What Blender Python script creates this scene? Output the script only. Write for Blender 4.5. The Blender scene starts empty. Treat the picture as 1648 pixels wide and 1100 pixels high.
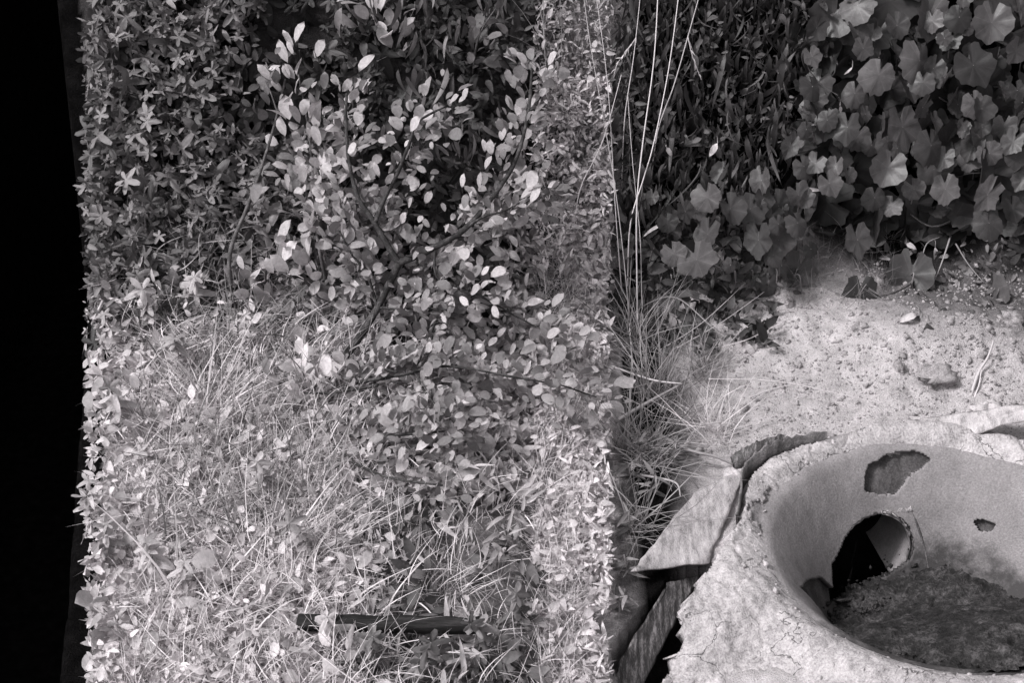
import bpy, math, random
import numpy as np
from mathutils import Matrix, Vector
R = random.Random(7); N = np.random.default_rng(11)
S = bpy.context.scene; COL = S.collection

# ------------------------------------------------------------------ camera, sky, sun
PITCH = math.radians(35); CAM = np.array([0, -2.6, 1.9]); FX = 0.72/1648
cd = bpy.data.cameras.new('camera'); cam = bpy.data.objects.new('camera', cd); COL.objects.link(cam)
cd.lens = 50; cd.sensor_width = 36; cd.clip_start = .05; cd.clip_end = 3000
cam.location = CAM; cam.rotation_euler = (math.pi/2-PITCH, 0, 0); S.camera = cam
SUN_EL, SUN_AZ = math.radians(52), math.radians(-105)      # azimuth measured from +y towards +x
w = bpy.data.worlds.new('World'); S.world = w; w.use_nodes = True
nt = w.node_tree; bg = nt.nodes['Background']
sky = nt.nodes.new('ShaderNodeTexSky'); sky.sky_type = 'NISHITA'; sky.sun_disc = False
sky.sun_elevation = SUN_EL; sky.sun_rotation = SUN_AZ; sky.dust_density = 4
bw = nt.nodes.new('ShaderNodeRGBToBW')                      # black-and-white film: neutral sky
nt.links.new(sky.outputs[0], bw.inputs[0]); nt.links.new(bw.outputs[0], bg.inputs[0]); bg.inputs[1].default_value = .09
sd = bpy.data.lights.new('sun', 'SUN'); sun = bpy.data.objects.new('sun', sd); COL.objects.link(sun)
sd.energy = 1.5; sd.angle = math.radians(10); sd.color = (1, .985, .985)
sv = Vector((math.sin(SUN_AZ)*math.cos(SUN_EL), math.cos(SUN_AZ)*math.cos(SUN_EL), math.sin(SUN_EL)))
sun.rotation_euler = sv.to_track_quat('Z', 'Y').to_euler()
S.view_settings.view_transform = 'Standard'; S.view_settings.look = 'None'; S.view_settings.gamma = 1
S.view_settings.exposure = 1.2; S.view_settings.use_curve_mapping = False
S.cycles.max_bounces = 5; S.cycles.diffuse_bounces = 3; S.cycles.glossy_bounces = 2; S.cycles.transmission_bounces = 2

# ------------------------------------------------------------------ maths helpers
F_ = np.array([0, math.cos(PITCH), -math.sin(PITCH)]); U_ = np.array([0, math.sin(PITCH), math.cos(PITCH)])
def rays(px, py):
    px = np.asarray(px, float); py = np.asarray(py, float)
    return F_ + ((px-824)*FX)[..., None]*np.array([1., 0, 0]) + ((550-py)*FX)[..., None]*U_
def proj(P):
    v = P-CAM; d = v@F_
    return 824+v[..., 0]/d/FX, 550-(v@U_)/d/FX
def _h(ix, iy, s):
    n = (ix.astype(np.int64)*374761393+iy.astype(np.int64)*668265263+s*982451653) & 0xffffffff
    n = ((n ^ (n >> 13))*1274126177) & 0xffffffff
    return ((n ^ (n >> 16)) & 0xffff)/65535.
def vnoise(x, y, s=0):
    ix = np.floor(x); iy = np.floor(y); fx = x-ix; fy = y-iy
    fx = fx*fx*(3-2*fx); fy = fy*fy*(3-2*fy)
    a = _h(ix, iy, s); b = _h(ix+1, iy, s); c = _h(ix, iy+1, s); d = _h(ix+1, iy+1, s)
    return (a+(b-a)*fx)*(1-fy)+(c+(d-c)*fx)*fy
def fbm(x, y, sc, o=4, s=0, g=.5):
    r = 0; a = 1; t = 0
    for k in range(o):
        r = r+a*(vnoise(x*sc*2**k+17.3*k, y*sc*2**k-9.1*k, s+k)-.5); t += a; a *= g
    return r/t*2
def ss(a, b, x): t = np.clip((x-a)/(b-a), 0, 1); return t*t*(3-2*t)
def inpoly(px, py, poly):
    r = np.zeros(np.shape(px), bool); n = len(poly)
    for i in range(n):
        x0, y0 = poly[i]; x1, y1 = poly[(i+1) % n]
        c = (y0 > py) != (y1 > py)
        if y0 != y1: r ^= c & (px < (x1-x0)*(py-y0)/(y1-y0)+x0)
    return r
def plane_pt(px, py, z):
    d = rays(px, py); return CAM+d*((z-CAM[2])/d[..., 2])[..., None]

# ------------------------------------------------------------------ terrain shape
BC = (.83, -.60); BR = (.34, .31); RIM = .035
SLOT = [tuple(plane_pt(*p, 0.)[:2]) for p in [(1010, 1180), (985, 1050), (1085, 930), (1135, 905), (1150, 960), (1120, 1030), (1150, 1180)]]
def bowl_z(x, y):
    e = bowl_e(x, y); return RIM+.010-.29*np.clip((1.24-e)/.74, 0, 1)**1.75
def bowl_e(x, y): return np.hypot((x-BC[0])/BR[0], (y-BC[1])/BR[1])
def soft(x, w): return w*np.logaddexp(0, x/w)
def terrain(x, y, detail=True):
    foot = .27+.10*ss(.5, 1., x)-.12*ss(.2, -.4, x)+.05*fbm(x, y*0, 2.2, 2, 5)
    up = soft(y-foot, .05)*1.25
    up = 1.7-soft(1.7-up, .12)
    z = up+.07*ss(.3, -.2, x)+.02*fbm(x, y, 2.5, 3, 2)
    z = z+.085*np.exp(-(((x-.98)/.33)**2+((y-.10)/.17)**2))           # earth swelling behind the basin
    if detail:
        z = z+.012*fbm(x, y, 14, 3, 9)+.0035*fbm(x, y, 60, 3, 12)*ss(.25, .35, x)
        cl = vnoise(x*38, y*38, 33); z = z+.012*ss(.6, .9, cl)*ss(.7, 1.0, x)*ss(.3, .5, x)*ss(-.3, .05, y)
    e = bowl_e(x, y)
    z = z*(1-.8*ss(1.35, 1.1, e))
    d = ss(1.10, 1.04, e)+ss(.20, .15, np.hypot(x-.80, (y+.30)*1.15)); d = np.clip(d, 0, 1)
    z = z-(z+.42)*np.clip(d, 0, 1)*(e < 1.10)
    sl = inpoly(x, y, SLOT); z = np.where(sl, z-.16, z)
    added_ditch = ss(0, .10, (-.77-.196*(y+.9))-x)*ss(-2.9, -2.7, x)  # added trench, invented to keep the left edge black
    z = z-(z+2.4)*added_ditch
    return z
def hit(px, py):
    d = rays(px, py); t = np.full(np.shape(px), 1.6); ts = None
    for k in range(130):
        P = CAM+d*t[..., None]; g = P[..., 2]-terrain(P[..., 0], P[..., 1], False)
        t = t+np.clip(g*.55, -.05, .08)
    return CAM+d*t[..., None], d
_gx = np.arange(-200, 1960, 9.); _gy = np.arange(-320, 1400, 9.); _GX, _GY = np.meshgrid(_gx, _gy)
_T = ((hit(_GX, _GY)[0]-CAM)@F_)
def hit(px, py):
    px = np.asarray(px, float); py = np.asarray(py, float)
    u = np.clip((px+200)/9, 0, len(_gx)-1.01); v = np.clip((py+320)/9, 0, len(_gy)-1.01)
    i = u.astype(int); j = v.astype(int); a = u-i; b = v-j
    t = (_T[j, i]*(1-a)+_T[j, i+1]*a)*(1-b)+(_T[j+1, i]*(1-a)+_T[j+1, i+1]*a)*b
    d = rays(px, py); return CAM+d*t[..., None], d
def at(px, py, off=0.):
    P, d = hit(np.array([float(px)]), np.array([float(py)]))
    return P[0]-d[0]/np.linalg.norm(d[0])*off

# ------------------------------------------------------------------ materials (all greys, as the film shows them)
def G(v): return (v, v*.935, v*.965, 1)
def new_mat(name):
    m = bpy.data.materials.new(name); m.use_nodes = True
    return m, m.node_tree, m.node_tree.nodes['Principled BSDF']
def nd(t, k, **kw):
    n = t.nodes.new(k)
    for a, v in kw.items(): setattr(n, a, v)
    return n
def mth(t, op, a, b=None, c=None):
    n = nd(t, 'ShaderNodeMath', operation=op)
    for i, v in enumerate((a, b, c)):
        if v is None: continue
        if isinstance(v, (int, float)): n.inputs[i].default_value = v
        else: t.links.new(v, n.inputs[i])
    return n.outputs[0]
def ramp(t, f, stops):
    r = nd(t, 'ShaderNodeValToRGB'); t.links.new(f, r.inputs[0]); e = r.color_ramp.elements
    while len(e) < len(stops): e.new(.5)
    for q, (p, c) in zip(e, stops): q.position = p; q.color = G(c)
    return r.outputs[0]
def noise(t, sc, det=4, vec=None, rough=.6):
    n = nd(t, 'ShaderNodeTexNoise'); n.inputs['Scale'].default_value = sc; n.inputs['Detail'].default_value = det
    n.inputs['Roughness'].default_value = rough
    if vec is not None: t.links.new(vec, n.inputs['Vector'])
    return n.outputs[0]
def leaf_mat(name, lo, hi, veins=0., trans=.25, rough=.55, skew=1.):
    m, t, b = new_mat(name)
    oi = nd(t, 'ShaderNodeObjectInfo'); ge = nd(t, 'ShaderNodeNewGeometry')
    r = mth(t, 'FRACT', mth(t, 'ADD', oi.outputs['Random'], ge.outputs['Random Per Island']))
    r = mth(t, 'POWER', r, skew)
    tc = nd(t, 'ShaderNodeTexCoord')
    n = noise(t, 3.4, 6, tc.outputs['UV'], .7); n2 = noise(t, 130, 2, tc.outputs['Object'])
    v = mth(t, 'MULTIPLY_ADD', r, hi-lo, lo)
    v = mth(t, 'MULTIPLY', v, mth(t, 'MULTIPLY_ADD', n, 1.6, .2))
    if veins:
        sp = nd(t, 'ShaderNodeSeparateXYZ'); t.links.new(tc.outputs['UV'], sp.inputs[0])
        an = mth(t, 'ARCTAN2', sp.outputs[0], sp.outputs[1])
        fr = mth(t, 'ABSOLUTE', mth(t, 'SUBTRACT', mth(t, 'FRACT', mth(t, 'MULTIPLY_ADD', an, 1.15, .5)), .5))
        li = mth(t, 'LESS_THAN', fr, .028)
        v = mth(t, 'MULTIPLY', v, mth(t, 'MULTIPLY_ADD', li, veins, 1))
    cc = nd(t, 'ShaderNodeCombineColor'); t.links.new(v, cc.inputs[0])
    t.links.new(mth(t, 'MULTIPLY', v, .935), cc.inputs[1]); t.links.new(mth(t, 'MULTIPLY', v, .965), cc.inputs[2])
    t.links.new(cc.outputs[0], b.inputs['Base Color'])
    b.inputs['Roughness'].default_value = rough; b.inputs['Specular IOR Level'].default_value = .35
    bp = nd(t, 'ShaderNodeBump'); bp.inputs['Strength'].default_value = .35; bp.inputs['Distance'].default_value = .004
    t.links.new(n, bp.inputs['Height']); t.links.new(bp.outputs[0], b.inputs['Normal'])
    if trans:
        tr = nd(t, 'ShaderNodeBsdfTranslucent'); t.links.new(cc.outputs[0], tr.inputs[0])
        mx = nd(t, 'ShaderNodeMixShader'); mx.inputs[0].default_value = trans
        t.links.new(b.outputs[0], mx.inputs[1]); t.links.new(tr.outputs[0], mx.inputs[2])
        t.links.new(mx.outputs[0], t.nodes['Material Output'].inputs[0])
    return m
def rough_mat(name, stops, sc=30, fine=260, fa=.5, bump=.006, rough=.9, crack=0, stain=.35, stretch=None):
    m, t, b = new_mat(name); tc = nd(t, 'ShaderNodeTexCoord'); v = tc.outputs['Object']
    if stretch:
        mp = nd(t, 'ShaderNodeMapping'); mp.inputs['Scale'].default_value = stretch[0]; mp.inputs['Rotation'].default_value = stretch[1]
        t.links.new(v, mp.inputs[0]); v = mp.outputs[0]
    a = noise(t, sc, 6, v); f = noise(t, fine, 3, v, .7)
    k = mth(t, 'ADD', mth(t, 'MULTIPLY', a, 1-fa), mth(t, 'MULTIPLY', f, fa))
    k = mth(t, 'MULTIPLY_ADD', mth(t, 'SUBTRACT', k, .5), 3.1, .5)
    col = ramp(t, k, stops); st = mth(t, 'MULTIPLY_ADD', noise(t, 7, 4, v), stain*2, 1-stain)
    kb = mth(t, 'MULTIPLY_ADD', k, .35, mth(t, 'MULTIPLY', a, .9))
    if crack:
        vo = nd(t, 'ShaderNodeTexVoronoi', feature='DISTANCE_TO_EDGE'); vo.inputs['Scale'].default_value = crack
        wv = nd(t, 'ShaderNodeVectorMath', operation='ADD'); nn = nd(t, 'ShaderNodeTexNoise'); nn.inputs['Scale'].default_value = 14; nn.inputs['Detail'].default_value = 5
        sc_ = nd(t, 'ShaderNodeVectorMath', operation='SCALE'); sc_.inputs['Scale'].default_value = .16
        t.links.new(v, nn.inputs['Vector']); t.links.new(nn.outputs['Color'], sc_.inputs[0]); t.links.new(v, wv.inputs[0]); t.links.new(sc_.outputs[0], wv.inputs[1]); t.links.new(wv.outputs[0], vo.inputs['Vector'])
        ck = mth(t, 'MAXIMUM', mth(t, 'GREATER_THAN', vo.outputs['Distance'], .007), mth(t, 'GREATER_THAN', noise(t, 5, 2, v), .5))
        st = mth(t, 'MULTIPLY', st, mth(t, 'MULTIPLY_ADD', ck, .65, .35)); kb = mth(t, 'ADD', kb, ck)
    mm = nd(t, 'ShaderNodeVectorMath', operation='SCALE'); t.links.new(col, mm.inputs[0]); t.links.new(st, mm.inputs['Scale'])
    t.links.new(mm.outputs[0], b.inputs['Base Color'])
    b.inputs['Roughness'].default_value = rough; b.inputs['Specular IOR Level'].default_value = .25
    bp = nd(t, 'ShaderNodeBump'); bp.inputs['Strength'].default_value = .8; bp.inputs['Distance'].default_value = bump
    t.links.new(kb, bp.inputs['Height']); t.links.new(bp.outputs[0], b.inputs['Normal'])
    return m
M = {}
# soil: dark to pale earth, some haze and shade painted in, by the vertex attribute 'clay'
def soil_mat():
    m, t, b = new_mat('soil'); tc = nd(t, 'ShaderNodeTexCoord'); v = tc.outputs['Object']
    at_ = nd(t, 'ShaderNodeAttribute', attribute_name='clay')
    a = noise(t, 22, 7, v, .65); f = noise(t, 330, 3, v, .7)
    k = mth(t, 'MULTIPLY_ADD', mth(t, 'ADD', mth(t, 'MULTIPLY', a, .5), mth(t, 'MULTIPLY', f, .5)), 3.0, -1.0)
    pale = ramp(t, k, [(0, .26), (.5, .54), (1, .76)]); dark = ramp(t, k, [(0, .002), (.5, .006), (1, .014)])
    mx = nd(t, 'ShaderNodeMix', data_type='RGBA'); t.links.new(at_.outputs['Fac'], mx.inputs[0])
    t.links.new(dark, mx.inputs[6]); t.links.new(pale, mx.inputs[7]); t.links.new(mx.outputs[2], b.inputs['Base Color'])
    b.inputs['Roughness'].default_value = 1; b.inputs['Specular IOR Level'].default_value = 0
    bp = nd(t, 'ShaderNodeBump'); bp.inputs['Strength'].default_value = .9; bp.inputs['Distance'].default_value = .006
    t.links.new(k, bp.inputs['Height']); t.links.new(bp.outputs[0], b.inputs['Normal'])
    return m
M['soil'] = soil_mat()
M['mortar'] = rough_mat('pale_mortar', [(0, .16), (.45, .37), (1, .58)], 26, 210, .55, .008, crack=7)
M['lining'] = rough_mat('smooth_render', [(0, .14), (.5, .215), (1, .30)], 9, 260, .65, .003, .8, stain=.25)
M['patch'] = rough_mat('bared_render', [(0, .03), (.5, .07), (1, .13)], 24, 260, .5, .005)
M['mud'] = rough_mat('wet_mud', [(0, .005), (.5, .024), (1, .10)], 26, 150, .45, .02, .8, stain=.6)
M['clay_pipe'] = rough_mat('clay_pipe', [(0, .16), (.5, .25), (1, .34)], 14, 260, .5, .002, .7)
M['metal'] = rough_mat('weathered_sheet', [(0, .10), (.5, .34), (1, .55)], 30, 260, .45, .0015, .65, stain=.2, stretch=((2.4, .7, 1), (0, 0, .95)))
M['metal_dark'] = rough_mat('rusted_sheet', [(0, .012), (.5, .07), (1, .36)], 34, 240, .4, .002, .6, stain=.3, stretch=((3.5, .6, 1), (0, 0, -.6)))
M['rust'] = rough_mat('rusted_band', [(0, .03), (.5, .11), (1, .26)], 20, 260, .5, .003, .7)
M['clod'] = rough_mat('earth_clod', [(0, .14), (.5, .30), (1, .46)], 40, 320, .5, .004)
M['stone'] = rough_mat('pale_stone', [(0, .28), (.5, .46), (1, .62)], 20, 300, .5, .003)
M['bark'] = rough_mat('dark_bark', [(0, .012), (.5, .035), (1, .11)], 60, 300, .4, .002)
M['bark_grey'] = rough_mat('grey_bark', [(0, .04), (.5, .09), (1, .2)], 60, 300, .4, .002)
M['wood'] = rough_mat('blackened_wood', [(0, .006), (.5, .016), (1, .05)], 40, 260, .4, .002, stretch=((.3, 3, 3), (0, 0, 0)))
M['stalk'] = leaf_mat('plant_stalk', .10, .30, trans=0)
M['straw'] = leaf_mat('dry_straw', .42, .8, trans=.2)  # dry straw, tone raised to stand in for haze at lower left
M['straw_dim'] = leaf_mat('grey_straw', .10, .34, trans=.2)
M['shrub_leaf'] = leaf_mat('shrub_leaf', .15, .55, trans=.3, skew=1.4)
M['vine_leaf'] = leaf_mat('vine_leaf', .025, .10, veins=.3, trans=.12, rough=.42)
M['vine_shaded'] = leaf_mat('vine_leaf_shaded', .012, .05, veins=.3, trans=.15)  # darker copy of the vine leaf, shade between leaves put into colour
M['weed_leaf'] = leaf_mat('weed_leaf', .07, .27, trans=.25, skew=1.3)
M['pale_weed'] = leaf_mat('pale_weed_leaf', .28, .6, trans=.3)  # lightened weed leaf; at lower left its pallor stands in for haze
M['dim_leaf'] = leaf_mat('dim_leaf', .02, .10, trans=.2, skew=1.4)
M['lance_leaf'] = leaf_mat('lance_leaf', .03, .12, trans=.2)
M['white_leaf'] = leaf_mat('white_underside_leaf', .5, .66, trans=.2)
M['fine_pale_haze'] = leaf_mat('fine_haze_leaf', .45, .8, trans=.3)  # leaf colour lightened to carry the haze of strip and lower left

# ------------------------------------------------------------------ object helpers
def link(o, parent=None):
    COL.objects.link(o)
    if parent is not None: o.parent = parent
    return o
def tag(o, label=None, cat=None, group=None, kind=None):
    for k, v in (('label', label), ('category', cat), ('group', group), ('kind', kind)):
        if v: o[k] = v
    return o
def thing(name, loc, label, cat, group=None):
    o = bpy.data.objects.new(name, None); o.empty_display_size = .05; o.location = loc; link(o)
    return tag(o, label, cat, group)
def mesh(name, V, F, mat=None, uv=None, smooth=True):
    V = np.asarray(V, np.float32); F = np.asarray(F, np.int32); k = F.shape[1]
    me = bpy.data.meshes.new(name); me.vertices.add(len(V)); me.vertices.foreach_set('co', V.ravel())
    me.loops.add(F.size); me.loops.foreach_set('vertex_index', F.ravel())
    me.polygons.add(len(F)); me.polygons.foreach_set('loop_start', np.arange(len(F), dtype=np.int32)*k)
    me.polygons.foreach_set('loop_total', np.full(len(F), k, np.int32))
    if smooth: me.polygons.foreach_set('use_smooth', np.ones(len(F), bool))
    if uv is not None:
        u = me.uv_layers.new(name='UVMap'); u.data.foreach_set('uv', np.asarray(uv, np.float32)[F.ravel()].ravel())
    me.update(calc_edges=True)
    if mat: me.materials.append(mat)
    return me
def obj(name, me, parent=None, loc=None, mat4=None):
    o = bpy.data.objects.new(name, me)
    if mat4 is not None: o.matrix_basis = mat4
    if loc is not None: o.location = loc
    return link(o, parent)
def put(name, V, F, mat, parent=None, uv=None, smooth=True):
    """mesh given in world coordinates, hung under a thing standing at parent.location"""
    V = np.asarray(V, float)
    if parent is not None: V = V-np.array(parent.location)
    return obj(name, mesh(name, V, F, mat, uv, smooth), parent)
def tube(P, r0, r1, k=5):
    P = np.asarray(P, float); n = len(P); T = np.gradient(P, axis=0); T /= np.linalg.norm(T, axis=1)[:, None]+1e-9
    a = np.cross(T, [.3, .2, .93]); a /= np.linalg.norm(a, axis=1)[:, None]+1e-9; b = np.cross(T, a)
    r = np.linspace(r0, r1, n)[:, None]; an = np.arange(k)*2*math.pi/k
    V = np.concatenate([P+r*(a*math.cos(q)+b*math.sin(q)) for q in an]).reshape(k, n, 3).transpose(1, 0, 2).reshape(-1, 3)
    F = []
    for i in range(n-1):
        for j in range(k): F.append((i*k+j, i*k+(j+1) % k, (i+1)*k+(j+1) % k, (i+1)*k+j))
    V = np.vstack([V, P[:1], P[-1:]]); c0, c1 = n*k, n*k+1
    for j in range(k): F.append((c0, (j+1) % k, j, j)); F.append((c1, (n-1)*k+j, (n-1)*k+(j+1) % k, (n-1)*k+(j+1) % k))
    T3 = []
    for f in F:
        if f[2] == f[3]: T3.append(f[:3])
        else: T3 += [(f[0], f[1], f[2]), (f[0], f[2], f[3])]
    return V, np.array(T3)
def smoothline(P, n):
    P = np.asarray(P, float); m = len(P); out = []
    for t in np.linspace(0, m-1, n):
        i = min(int(t), m-2); f = t-i
        p0 = P[max(i-1, 0)]; p1 = P[i]; p2 = P[i+1]; p3 = P[min(i+2, m-1)]
        out.append(.5*((2*p1)+(-p0+p2)*f+(2*p0-5*p1+4*p2-p3)*f*f+(-p0+3*p1-3*p2+p3)*f**3))
    return np.array(out)
def traced(pts, n=None):
    """limb through photo points, each with its own height off the slope"""
    return smoothline([at(*p) for p in pts], n or len(pts)*4)
# ------------------------------------------------------------------ leaf templates: length 1 along +y, face +z
def strip_leaf(width, n=6, fold=.25, curl=.3, side=.1, peak=.45, wave=0., tip=1.4, rs=None):
    V = []; F = []; 
    for i in range(n+1):
        t = i/n
        wd = width*(math.sin(math.pi*t**(math.log(.5)/math.log(peak))))**(1/tip)
        z = -curl*t*t; x = side*t*t; wob = wave*(rs.random()-.5) if rs else 0
        V += [(x-wd/2, t, z+fold*wd/2+wob), (x, t, z), (x+wd/2, t, z+fold*wd/2-wob)]
    for i in range(n):
        a = i*3
        for q in (0, 1): F += [(a+q, a+q+1, a+q+4), (a+q, a+q+4, a+q+3)]
    V = np.array(V); return V, np.array(F), V[:, :2].copy()
def polar_leaf(rf, n=26, cup=.12, wav=.05, rs=None, fold=0., drop=.25):
    V = [(0, 0, 0)]; F = []
    ph = rs.random()*6; 
    RR = [rf(-math.pi+2*math.pi*(i+.5)/n) for i in range(n)]
    for ring in (.5, 1.):
        for i in range(n):
            a = -math.pi+2*math.pi*(i+.5)/n; r = RR[i]*ring
            x = math.sin(a)*r; y = math.cos(a)*r
            z = cup*r*r*(1 if ring < 1 else .75)+wav*ring*math.sin(a*3+ph)+wav*.7*ring*math.sin(a*7+ph*2)-drop*max(y, 0)**2+fold*abs(x)+(rs.random()-.5)*.028*ring
            V.append((x, y, z))
    for i in range(n):
        j = (i+1) % n
        F += [(0, 1+j, 1+i), (1+i, 1+j, 1+n+j), (1+i, 1+n+j, 1+n+i)]
    V = np.array(V); return V, np.array(F)[:, ::-1], V[:, :2].copy()
def rf_vine(rs):
    sk = rs.uniform(-.25, .25); amp = rs.uniform(.02, .12); st = [rs.uniform(-.05, .05) for _ in range(40)]
    def f(a):
        b = abs(a); tri = abs(((a+sk*.3)/(2*math.pi)*5+.5) % 1-.5)*2
        r = .56-amp*tri**.8+st[int((a+math.pi)*6) % 40]+.03*math.sin(a+sk*8)
        return r*(.4 if b > 2.9 else .93 if b > 2.4 else 1)
    return f
def rf_lobed(rs):
    k = .12*rs.random()
    def f(a):
        b = abs(a); lob = abs(math.cos(a*2.5))**2.4
        r = (.25+.45*lob)*(1-.13*b)+k*abs(math.sin(11*a))*lob
        return r*(.3 if b > 2.9 else 1)
    return f
T_OBO = [strip_leaf(.5+.15*R.random(), 5, .25*R.random()+.1, R.uniform(-.1, .5), R.uniform(-.2, .2), .58, .05, 1.8, R) for _ in range(7)]
T_OVAL = [strip_leaf(.42+.15*R.random(), 4, .3, R.uniform(0, .5), R.uniform(-.15, .15), .4, .05, 1.3, R) for _ in range(5)]
T_LAN = [strip_leaf(.17+.07*R.random(), 6, .3, R.uniform(.3, .8), R.uniform(-.25, .25), .38, .03, 1.2, R) for _ in range(5)]
T_NAR = [strip_leaf(.10+.06*R.random(), 6, .3, R.uniform(.5, 1.2), R.uniform(-.35, .35), .38, .03, 1.1, R) for _ in range(6)]
T_VINE = [polar_leaf(rf_vine(R), 34, R.uniform(-.35, .35), .022, R, fold=R.uniform(-.25, .4)) for _ in range(9)]
T_LOB = [polar_leaf(rf_lobed(R), 36, R.uniform(-.3, .2), .05, R, drop=.4) for _ in range(5)]
def blade(n, wd, curl, side):
    V = []; F = []
    for i in range(n+1):
        t = i/n; q = wd*(1-t**2.2)/2+.0004; x = side*t*t; z = -curl*t*t; y = t*(1-.25*abs(curl)*t)
        V += [(x-q, y, z), (x+q, y, z+q*.3)]
    for i in range(n): a = 2*i; F += [(a, a+1, a+3), (a, a+3, a+2)]
    V = np.array(V); return V, np.array(F), V[:, :2].copy()
T_BLADE = [blade(6, R.uniform(.014, .035), R.uniform(.2, 1.6), R.uniform(-.9, .9)) for _ in range(12)]
T_THIN = [blade(4, R.uniform(.008, .014), R.uniform(.1, .9), R.uniform(-.4, .4)) for _ in range(8)]
def norm(v): return v/(np.linalg.norm(v, axis=-1, keepdims=True)+1e-9)
def soup(name, tmpl, P, A, Nn, Sz, mat, parent=None, label=None, cat=None, kind='stuff'):
    """n leaves joined: P base points, A axis, Nn facing, Sz length"""
    A = norm(A); X = norm(np.cross(A, Nn)); Z = np.cross(X, A)
    wx = N.uniform(.6, 1.2, len(P)); idx = N.integers(0, len(tmpl), len(P)); Vs = []; Fs = []; Us = []; o = 0
    for k, (tv, tf, tu) in enumerate(tmpl):
        s = idx == k; m = int(s.sum())
        if not m: continue
        q = tv[None]*Sz[s][:, None, None]
        W = P[s][:, None]+q[..., :1]*X[s][:, None]*wx[s][:, None, None]+q[..., 1:2]*A[s][:, None]+q[..., 2:]*Z[s][:, None]
        Vs.append(W.reshape(-1, 3)); Fs.append((tf[None]+(np.arange(m)*len(tv))[:, None, None]+o).reshape(-1, 3))
        Us.append(np.tile(tu, (m, 1))); o += m*len(tv)
    ob = put(name, np.vstack(Vs), np.vstack(Fs), mat, parent, np.vstack(Us))
    return tag(ob, label, cat, kind=kind)
LEAF_ME = {}
def leaf_obj(name, tmpl, k, matname, P, A, Nn, s, parent):
    key = (id(tmpl), k, matname)
    if key not in LEAF_ME:
        v, f, u = tmpl[k]; LEAF_ME[key] = mesh('leaf', v, f, M[matname], u)
    A = norm(np.asarray(A, float)); X = norm(np.cross(A, Nn)); Z = np.cross(X, A)
    L = np.array(P)-np.array(parent.location)
    X = X*R.uniform(.68, 1.08)
    m = Matrix(((X[0]*s, A[0]*s, Z[0]*s, L[0]), (X[1]*s, A[1]*s, Z[1]*s, L[1]), (X[2]*s, A[2]*s, Z[2]*s, L[2]), (0, 0, 0, 1)))
    return obj(name, LEAF_ME[key], parent, mat4=m)
def rnd(n, s=1.): return N.normal(0, s, (n, 3))

# ------------------------------------------------------------------ the ground: one sheet to the horizon
def axis(lo, hi, step, far):
    a = list(np.arange(lo, hi, step)); s = step
    l = []; x = lo
    while x > -far: s *= 1.22; x -= s; l.append(x)
    s = step; x = a[-1]; r = []
    while x < far: s *= 1.22; x += s; r.append(x)
    return np.array(l[::-1]+a+r)
gx = axis(-1.5, 1.55, .0085, 600); gy = axis(-1.25, 1.1, .0085, 600)
X, Y = np.meshgrid(gx, gy); Z = terrain(X, Y); nx, ny = len(gx), len(gy)
def grid_faces(nx, ny):
    i = np.arange(nx-1)[None]+nx*np.arange(ny-1)[:, None]
    return np.stack([i, i+1, i+1+nx, i+nx], -1).reshape(-1, 4)
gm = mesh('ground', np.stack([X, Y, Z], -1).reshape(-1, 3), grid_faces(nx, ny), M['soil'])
PX, PY = proj(np.stack([X, Y, Z], -1))
nz = fbm(X, Y, 5, 4, 50)
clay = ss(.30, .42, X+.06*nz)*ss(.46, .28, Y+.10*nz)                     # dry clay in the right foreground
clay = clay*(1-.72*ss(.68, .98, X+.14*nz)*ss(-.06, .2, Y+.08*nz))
straw = ss(.26, .20, X)*ss(-1.35, -1.0, X)*(.10+.30*ss(.35, -.1, Y))      # litter under the grass, haze lightened into its colour
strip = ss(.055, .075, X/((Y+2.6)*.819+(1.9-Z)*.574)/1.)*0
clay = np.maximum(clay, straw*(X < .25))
band = (X > .045+.017*(Y+.9)*1.0) & (X < .178+.078*(Y+.9))  # earth lightened under the added strip, haze put into its colour
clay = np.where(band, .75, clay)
clay = np.where((X < (-.72-.196*(Y+.9))) & (X > -3.0), 0, clay)  # blackest earth for the added trench and its brink
clay = np.where(bowl_e(X, Y) < 1.16, .02, clay); clay = np.where(inpoly(X, Y, SLOT), .05, clay)  # earth blackened in basin pit and slot, shade put into its colour
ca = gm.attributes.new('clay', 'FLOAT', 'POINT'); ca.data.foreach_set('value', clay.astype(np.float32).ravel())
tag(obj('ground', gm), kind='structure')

# ------------------------------------------------------------------ the broken basin
basin = thing('mortar_basin', (BC[0], BC[1], 0), 'round broken mortar basin sunk in pale earth, with a jagged hole in its smooth wall', 'basin')
def px2(pts, z): return [tuple(plane_pt(*p, z)[:2]) for p in pts]
OUT = px2([(1345, 706), (1300, 714), (1250, 732), (1215, 758), (1205, 790), (1196, 835), (1172, 875), (1146, 915), (1122, 955), (1098, 992), (1100, 1030), (1066, 1075), (1040, 1130), (1030, 1250)], .035)
OUT += [(1.45, -1.25), (1.45, -.25), (1.1, -.15), (.9, -.15)]
nth, ne = 800, 170
th = np.linspace(0, 2*math.pi, nth, endpoint=False); ee = np.linspace(.12, 1.18, ne)
TH, E = np.meshgrid(th, ee)
bx = BC[0]+BR[0]*E*np.cos(TH); by = BC[1]+BR[1]*E*np.sin(TH)
bz = bowl_z(bx, by)-.002-.014*ss(.98, 1.08, E)-.03*ss(1.12, 1.18, E)+.003*(fbm(bx, by, 9, 3, 4)-.2)+.0015*fbm(bx, by, 50, 2, 6)
bpx, bpy_ = proj(np.stack([bx, by, bz], -1))
PATCH = [(1388, 790), (1395, 752), (1420, 738), (1465, 727), (1480, 732), (1496, 740), (1484, 752), (1462, 760), (1448, 785), (1428, 798), (1410, 796)]
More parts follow.
